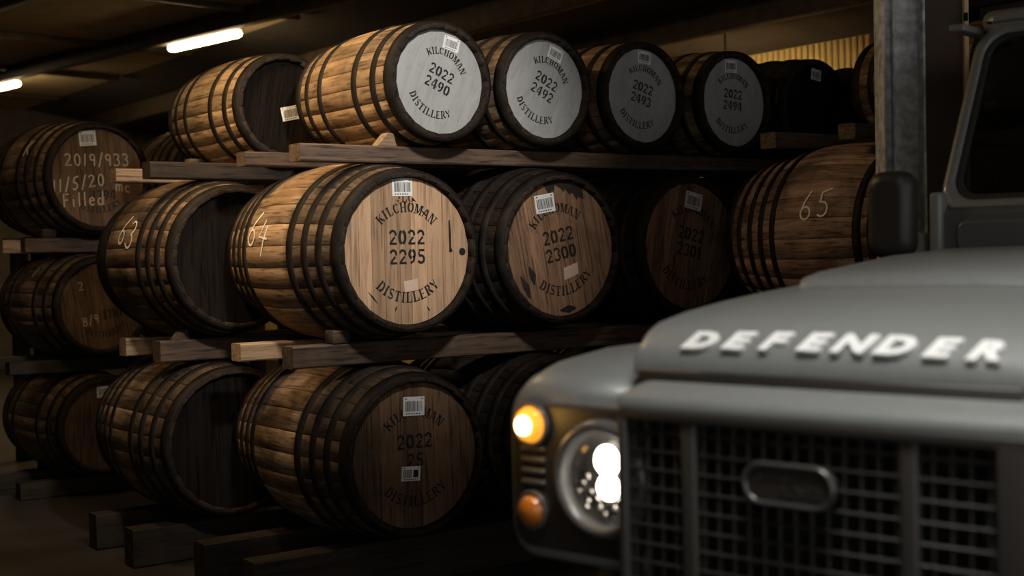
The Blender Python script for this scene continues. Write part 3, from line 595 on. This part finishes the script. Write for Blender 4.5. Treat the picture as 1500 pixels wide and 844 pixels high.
def rrect(u0, u1, z0, z1, r, n=5):
    pts = []
    for cx, cz, a0 in ((u1-r, z1-r, 0), (u0+r, z1-r, 90), (u0+r, z0+r, 180), (u1-r, z0+r, 270)):
        for k in range(n+1):
            a = math.radians(a0 + 90*k/n); pts.append((cx + r*math.cos(a), cz + r*math.sin(a)))
    return pts
def plate(u0, u1, z0, z1, r, v0, v1, bev=.006):
    mb = MB(); o = rrect(u0, u1, z0, z1, r); i = rrect(u0+bev, u1-bev, z0+bev, z1-bev, max(r-bev, .001))
    return mb.loft([[(u, v1, z) for u, z in o], [(u, v0+bev, z) for u, z in o], [(u, v0, z) for u, z in i]])
for sd in (-1, 1):
    # wing: rounded outer shoulder, nose falling away to the front
    mb = MB(); rings = []
    for v, top, bot, ins in ((.048, 1.08, .80, .030), (.05, 1.104, .785, .012), (.062, 1.122, .775, .003), (.09, 1.14, .77, 0), (.16, 1.162, .765, 0), (.32, 1.18, .765, 0), (.9, 1.19, .765, 0), (1.72, 1.20, .765, 0)):
        uo, ui, r = .690 - ins, .335, .07
        ring = [(ui, bot), (ui, top)] + [(uo - r + r*math.cos(a), top - r + r*math.sin(a)) for a in [math.radians(90 - 15*k) for k in range(7)]] + [(uo, bot + .06)] + [(uo - .06 + .06*math.cos(a), bot + .06 - .06*math.sin(a)) for a in [math.radians(22.5*k) for k in range(1, 5)]]
        rings.append([(sd*u, v, z) for u, z in ring])
    mb.loft(rings).build('wing', CP, car)
    # wheel arch eyebrow, side skirts hidden from the front
    arch = MB(); rr = [[(sd*(.70 + .07*(k > 1)), .86 + (.46 + (.03 if k in (1, 2) else 0))*math.cos(math.radians(a)), .40 + (.46 + (.03 if k in (1, 2) else 0))*math.sin(math.radians(a))) for k in range(4)] for a in range(0, 181, 12)]
    arch.loft(rr).build('wheel_arch', PL, car)
    a, b = sorted((sd*.340, sd*.664))
    pn = plate(a, b, .80, 1.088, .045, .034, .055).build('headlamp_panel', PL, car)
    for k in range(4):
        a, b = sorted((sd*.576, sd*.636))
        plate(a, b, .926 + .022*k, .936 + .022*k, .004, .026, .04, .003).build('louvre', BEZ, pn)
    # indicator above, side lamp below
    for zc, lit in ((1.046, True), (.876, False)):
        r = .036 if lit else .030
        il = MB().lathe([(.03, r+.004), (.024, r+.004), (.022, r), (.012, r*.9), (.004, r*.6), (.001, .002)], (sd*.604, 0, zc), n=28).build('indicator_lamp', AMBL if (lit and sd < 0) else AMB, car)
        MB().lathe([(.036, r+.008), (.022, r+.009), (.018, r+.006), (.022, r+.002)], (sd*.604, 0, zc), n=28).build('lamp_ring', BEZ, il)
        if lit and sd < 0:
            gl_ = bpy.data.lights.new('indicator_glow', 'POINT'); gl_.energy = .22; gl_.color = (1, .50, .10); gl_.shadow_soft_size = .02
            go_ = bpy.data.objects.new('indicator_glow', gl_); COL.objects.link(go_); go_.parent = car; go_.location = (sd*.604, -.045, zc + .012)
            MB().lathe([(-.006, .002), (-.002, .018), (.008, .019), (.016, .002)], (sd*.604, 0, zc), n=16).build('lamp_core', BULBA, il)
    # headlamp: bezel, reflector bowl with facets, bulbs and lens
    uc, zc = sd*.424, .955
    hl = MB().lathe([(.04, .088), (.055, .074), (.075, .05), (.085, .02), (.086, .001)], (uc, 0, zc), n=24, smooth=False)
    hl.f = hl.f[:-2] + hl.f[-1:]; hl.m = hl.m[:-2] + hl.m[-1:]; hl.sm = hl.sm[:-2] + hl.sm[-1:]
    hl = hl.build('headlamp', CHR, car)
    MB().lathe([(.045, .112), (.018, .114), (.004, .106), (.002, .098), (.012, .090), (.04, .087)], (uc, 0, zc), n=40).build('bezel', BEZ, hl)
    for du, dz, r in ((-.004*sd, .034, .030), (-.006*sd, -.016, .026)):
        MB().lathe([(.018, .001), (.022, r*.75), (.032, r), (.045, r*.75), (.052, .001)], (uc + du, 0, zc + dz), n=20).build('lamp_projector', BULB if sd < 0 else CHR, hl)
    rg = random.Random(3)
    for k in range(18):
        an = math.radians(180 + 11*k); rr_ = (.050, .064, .076)[k % 3]
        mb = MB().bbox((-.007, -.006, -.012), (.007, .006, .012), .003, 1); mb.build('reflector_facet', CHR, hl, (uc + rr_*math.cos(an), .035, zc + rr_*math.sin(an)), (rg.uniform(-.6, .6), an + 1.57, rg.uniform(-.5, .5)))
    MB().lathe([(.028, .088), (.014, .07), (.008, .04), (.006, .001)], (uc, 0, zc), n=32).build('lens', LENS, hl)
# grille: frame, posts, bars and oval badge
gf = MB()
for a, b in (((-.357, -.02, .62), (-.338, .03, 1.098)), ((.345, -.02, .62), (.405, .03, 1.098)), ((-.357, -.02, 1.078), (.405, .03, 1.10)), ((-.357, -.02, .60), (.405, .03, .64))): gf.bbox(a, b, .005, 2)
gr = gf.build('grille', PLG, car)
MB().box((-.34, .05, .62), (.34, .06, 1.09)).build('radiator_screen', plain('radiator_black', (.006, .006, .006), .8), gr)
for u in (-.205, .205): MB().bbox((u-.015, -.016, .63), (u+.015, .02, 1.09), .005, 2).build('grille_post', PLG, gr)
hb = MB().bbox((-.34, -.008, -.002), (.34, .010, .002), .001, 1).mesh('grille_bar'); hb.materials.append(PLG)
for k in range(13): link('grille_bar', hb, gr, (0, 0, 1.057 - .0338*k))
vb = MB().bbox((-.0015, -.004, .63), (.0015, .008, 1.08), .0007, 1).mesh('grille_upright'); vb.materials.append(PLG)
for k in range(23):
    u = -.33 + .03*k
    if min(abs(u-.205), abs(u+.205)) > .018: link('grille_upright', vb, gr, (u, 0, 0))
BG = plain('badge_face', (.05, .042, .036), .35, .2); BR = plain('badge_rim', (.10, .095, .09), .3, .5)
bd = MB().loft([[(u, v, z) for u, z in rrect(-.083 + e, .083 - e, .958 + e, 1.026 - e, .0335 - e, 8)] for v, e in ((0, 0), (-.022, 0), (-.026, .003))]).build('badge', BG, gr)
MB().loft([[(u, v, z) for u, z in rrect(-.083 + e, .083 - e, .958 + e, 1.026 - e, .0335 - e, 8)] for v, e in ((-.02, -.003), (-.031, -.002), (-.032, .003), (-.026, .006))], caps=False).build('badge', BR, gr)
for tx, u, z in (('LAND', -.022, 1.0), ('ROVER', .022, .974)):
    cu = bpy.data.curves.new('badge_word', 'FONT'); cu.body = tx; cu.size = .026; cu.align_x = 'CENTER'; cu.extrude = .0012; cu.shear = .2; cu.resolution_u = 2
    to = bpy.data.objects.new('tmp', cu); COL.objects.link(to); bpy.context.view_layer.update()
    me = bpy.data.meshes.new_from_object(to.evaluated_get(bpy.context.evaluated_depsgraph_get())); bpy.data.objects.remove(to)
    me.materials.clear(); me.materials.append(BR); link('badge_lettering', me, gr, (u, -.0268, z), (math.pi/2, 0, 0))
# panel over the grille
mb = MB(); rings = []
for v, z, e in ((-.018, 1.096, .002), (-.020, 1.106, 0), (-.008, 1.122, 0), (.03, 1.138, .012), (.075, 1.148, .026), (.09, 1.15, .03)):
    rings.append([(-.356 + e, v, z), (-.343 + e, v, z + .002), (.395 - e, v, z + .002), (.408 - e, v, z), (.408 - e, v + .004, z - .012), (-.356 + e, v + .004, z - .012)])
mb.loft(rings).build('grille_top_panel', CP, car)
MB().bbox((-.36, .05, 1.10), (.36, .14, 1.165), .004, 1).build('bonnet_slam_panel', PL, car)
# bonnet with rolled edges, central rise and scuttle end
def bonnet_z(v):
    P_ = [(.060, 1.164), (.062, 1.182), (.075, 1.203), (.12, 1.236), (.17, 1.250), (.3, 1.264), (.5, 1.278), (.8, 1.296), (1.2, 1.325), (1.66, 1.345), (1.72, 1.345)]
    for (a, za), (b, zb) in zip(P_, P_[1:]):
        if a <= v <= b: return za + (zb - za)*(v - a)/(b - a)
    return P_[-1][1]
mb = MB(); rings = []
for v in (.060, .064, .082, .12, .17, .3, .42, .5, .65, .8, 1.0, 1.2, 1.45, 1.66, 1.72):
    hw = .347 + .14*min(1, max(0, v/.6))**.7 + .06*max(0, (v - .6)/1.1)
    z = bonnet_z(v); ring = []
    for k, dz in ((-1, -.055), (-1, -.026), (-.992, -.014), (-.972, -.006), (-.93, -.002), (-.6, .004), (0, .008), (.6, .004), (.93, -.002), (.972, -.006), (.992, -.014), (1, -.026), (1, -.055)):
        s_ = min(1, max(.18, (v - .05)/.06)); ring.append((k*hw, v, z + dz*s_))
    ring += [(hw - .03, v, z - .055*s_ - .005), (-hw + .03, v, z - .055*s_ - .005)]
    rings.append(ring)
bn = mb.loft(rings).build('bonnet', CP, car)
mb = MB(); rings = []
for v, e, lift in ((.70, .02, -.002), (.715, .005, .012), (.74, 0, .022), (.80, 0, .027), (1.2, 0, .027), (1.62, 0, .024), (1.68, .02, .0)):
    z = bonnet_z(v) + lift; hw = .40 - e + .07*(v - .7)
    rings.append([(-hw - .012, v, z - .03), (-hw, v, z), (-hw + .02, v, z + .006), (0, v, z + .012), (hw - .02, v, z + .006), (hw, v, z), (hw + .012, v, z - .03)])
mb.loft(rings).build('bonnet_bulge', CP, bn)
# raised letters along the bonnet front
dg = None
slope = math.atan2(bonnet_z(.13) - bonnet_z(.072), .058)
for i, ch in enumerate('DEFENDER'):
    cu = bpy.data.curves.new('letter_' + ch, 'FONT'); cu.body = ch; cu.size = .062; cu.align_x = 'CENTER'; cu.extrude = .004; cu.offset = .0036; cu.shear = .22; cu.resolution_u = 3
    to = bpy.data.objects.new('tmp', cu); COL.objects.link(to); bpy.context.view_layer.update()
    me = bpy.data.meshes.new_from_object(to.evaluated_get(bpy.context.evaluated_depsgraph_get())); bpy.data.objects.remove(to)
    for v in me.vertices: v.co.x *= 1.3
    me.materials.clear(); me.materials.append(SIL)
    u_ = -.243 + .0757*i; link('bonnet_letter', me, bn, (u_, .070, bonnet_z(.070) + .006 + .007*(1 - (u_/.36)**2)), (slope, 0, 0))
# scuttle with two vent flaps
sc = plate(-.565, .565, 1.30, 1.49, .05, 1.745, 1.86, .02).build('scuttle', CPD, car)
for sd in (-1, 1):
    a, b = sorted((sd*.06, sd*.475)); plate(a, b, 1.355, 1.455, .03, 1.728, 1.75, .012).build('vent_flap', CPD, sc)
    a, b = sorted((sd*.515, sd*.552)); MB().bbox((a, 1.725, 1.31), (b, 1.78, 1.535), .012, 3).build('hinge_bracket', CP, sc)
# windscreen frame, raked back, and glass
def ws(u, z, off=0): k = (z - 1.475)/.575; return (u*(1 - .045*k), 1.80 + .27*k + off, z)
fo = rrect(-.565, .565, 1.475, 2.05, .085, 8); fi = rrect(-.532, .532, 1.512, 2.018, .07, 8)
fr = MB().loft([[ws(u, z, o) for u, z in pts] for pts, o in ((fi, .045), (fo, .045), (fo, .008), (rrect(-.557, .557, 1.483, 2.042, .08, 8), 0), (rrect(-.538, .538, 1.506, 2.024, .073, 8), 0), (fi, .008), (fi, .045))], caps=False).build('windscreen_frame', CP, car)
MB().add([ws(u, z, .03) for u, z in fi], [tuple(range(len(fi)))]).add([ws(u, z, .034) for u, z in fi], [tuple(range(len(fi)))]).build('windscreen', GLS, fr)
seal = MB().loft([[ws(u, z, o) for u, z in pts] for pts, o in ((fi, .012), (rrect(-.516, .516, 1.528, 2.002, .06, 8), .012), (rrect(-.516, .516, 1.528, 2.002, .06, 8), .028), (fi, .028))], caps=False).build('rubber_seal', RUB, fr)
for sd in (-1, 1):
    MB().tube([ws(sd*.2 - .1, 1.50, -.01), ws(sd*.2 - .02, 1.53, -.02), ws(sd*.2 + .22, 1.56, -.012)], .005, 6).build('wiper', PL, fr)
# cab: roof with gutter, doors, rear body, interior
rf = MB().loft([[(u, v, z + 2.03) for u, z in rrect(-.55 + e, .55 - e, -.0, .07 - e*.4, .03, 5)] for v, e in ((2.07, .05), (2.10, .01), (2.2, 0), (4.5, 0), (4.55, .03))]).build('roof', CP, car)
for sd in (-1, 1): MB().bbox((min(sd*.55, sd*.60), 1.985, 2.03), (max(sd*.55, sd*.60), 4.5, 2.052), .006, 2).build('gutter', CP, rf)
for sd in (-1, 1):
    a, b = sorted((sd*.60, sd*.64)); dr = MB().bbox((a, 1.80, .60), (b, 2.75, 1.42), .012, 2).build('door', CP, car)
    mb = MB()
    for p, q in (((1.87, 1.42), (2.12, 2.03)), ((2.12, 2.03), (2.73, 2.03)), ((2.73, 2.03), (2.73, 1.42))):
        mb.tube([(sd*(.57 - .05*(p[1]-1.42)/.6), p[0], p[1]), (sd*(.57 - .05*(q[1]-1.42)/.6), q[0], q[1])], .018, 8)
    mb.build('window_frame', CP, dr)
    w4 = [(sd*.57, 1.90, 1.42), (sd*.57, 2.72, 1.42), (sd*.52, 2.72, 2.02), (sd*.52, 2.13, 2.02)]
    MB().add(w4, [(0, 1, 2, 3)]).build('window_pane', GLS, dr)
    MB().bbox((min(sd*.64, sd*.665), 2.55, 1.28), (max(sd*.64, sd*.665), 2.70, 1.32), .006, 2).build('door_handle', PL, dr)
    # mirror on its arm
    mr = MB().loft([[(sd*.622 + u, v, 1.472 + z) for u, z in rrect(-.068 + e, .068 - e, -.125 + e, .125 - e, .045 - e*.5, 6)] for v, e in ((1.60, .03), (1.61, .008), (1.635, 0), (1.66, 0))]).build('wing_mirror', PL, car)
    MB().loft([[(sd*.622 + u, v, 1.472 + z) for u, z in rrect(-.06, .06, -.115, .115, .038, 6)] for v in (1.66, 1.663)]).build('mirror_glass', CHR, mr)
    MB().tube([(sd*.622, 1.64, 1.37), (sd*.62, 1.70, 1.34), (sd*.60, 1.80, 1.34)], .012, 8).build('mirror_arm', PL, mr)
    # seats
    st = MB().bbox((sd*.33 - .2, 2.5, .85), (sd*.33 + .2, 2.95, 1.0), .04, 3).build('seat', LEATHER, car)
    MB().bbox((sd*.33 - .2, 2.92, .95), (sd*.33 + .2, 3.05, 1.62), .04, 3).build('seat_back', LEATHER, st)
    MB().bbox((sd*.33 - .11, 2.95, 1.64), (sd*.33 + .11, 3.03, 1.82), .03, 3).build('head_rest', LEATHER, st)
MB().bbox((-.66, 2.78, .60), (-.62, 4.5, 2.03), .012, 2).build('rear_side', CP, car); MB().bbox((.62, 2.78, .60), (.66, 4.5, 2.03), .012, 2).build('rear_side', CP, car)
MB().bbox((-.64, 4.46, .60), (.64, 4.5, 2.03), .012, 2).build('rear_door', CP, car)
MB().bbox((-.66, 1.7, .52), (.66, 4.5, .62), .02, 2).build('floor_pan', PL, car)
MB().bbox((-.54, 1.88, 1.25), (.54, 2.12, 1.46), .03, 3).build('dashboard', PL, car)
sw = MB(); rings = []
for k in range(25):
    a = 2*math.pi*k/24; c_ = Vector((.30 + .19*math.cos(a), 2.24 + .07*math.sin(a), 1.42 + .18*math.sin(a))); n_ = (c_ - Vector((.30, 2.24, 1.42))).normalized()
    rings.append([tuple(c_ + n_*.014*math.cos(b) + Vector((0, .014, 0))*math.sin(b)) for b in [2*math.pi*q/8 for q in range(8)]])
sw.loft(rings, caps=False).build('steering_wheel', PL, car)
MB().bbox((-.80, -.16, .50), (.80, -.03, .66), .02, 3).build('bumper', PL, car)
for u in (-.36, .36): MB().box((u-.05, -.1, .48), (u+.05, 4.3, .58)).build('chassis_rail', PL, car)
for sd in (-1, 1):
    for v in (.86, 3.4):
        wh = MB().lathe([(-.10, .20), (-.115, .29), (-.10, .355), (-.06, .378), (.06, .378), (.10, .355), (.115, .29), (.10, .20)], (sd*.62, v, .378), axis='X', n=36).build('wheel', RUB, car)
        MB().lathe([(sd*.09, .205), (sd*.07, .18), (sd*.05, .10), (sd*.10, .07), (sd*.11, .01)], (sd*.62, v, .378), axis='X', n=28).build('wheel_rim', CPD, wh)
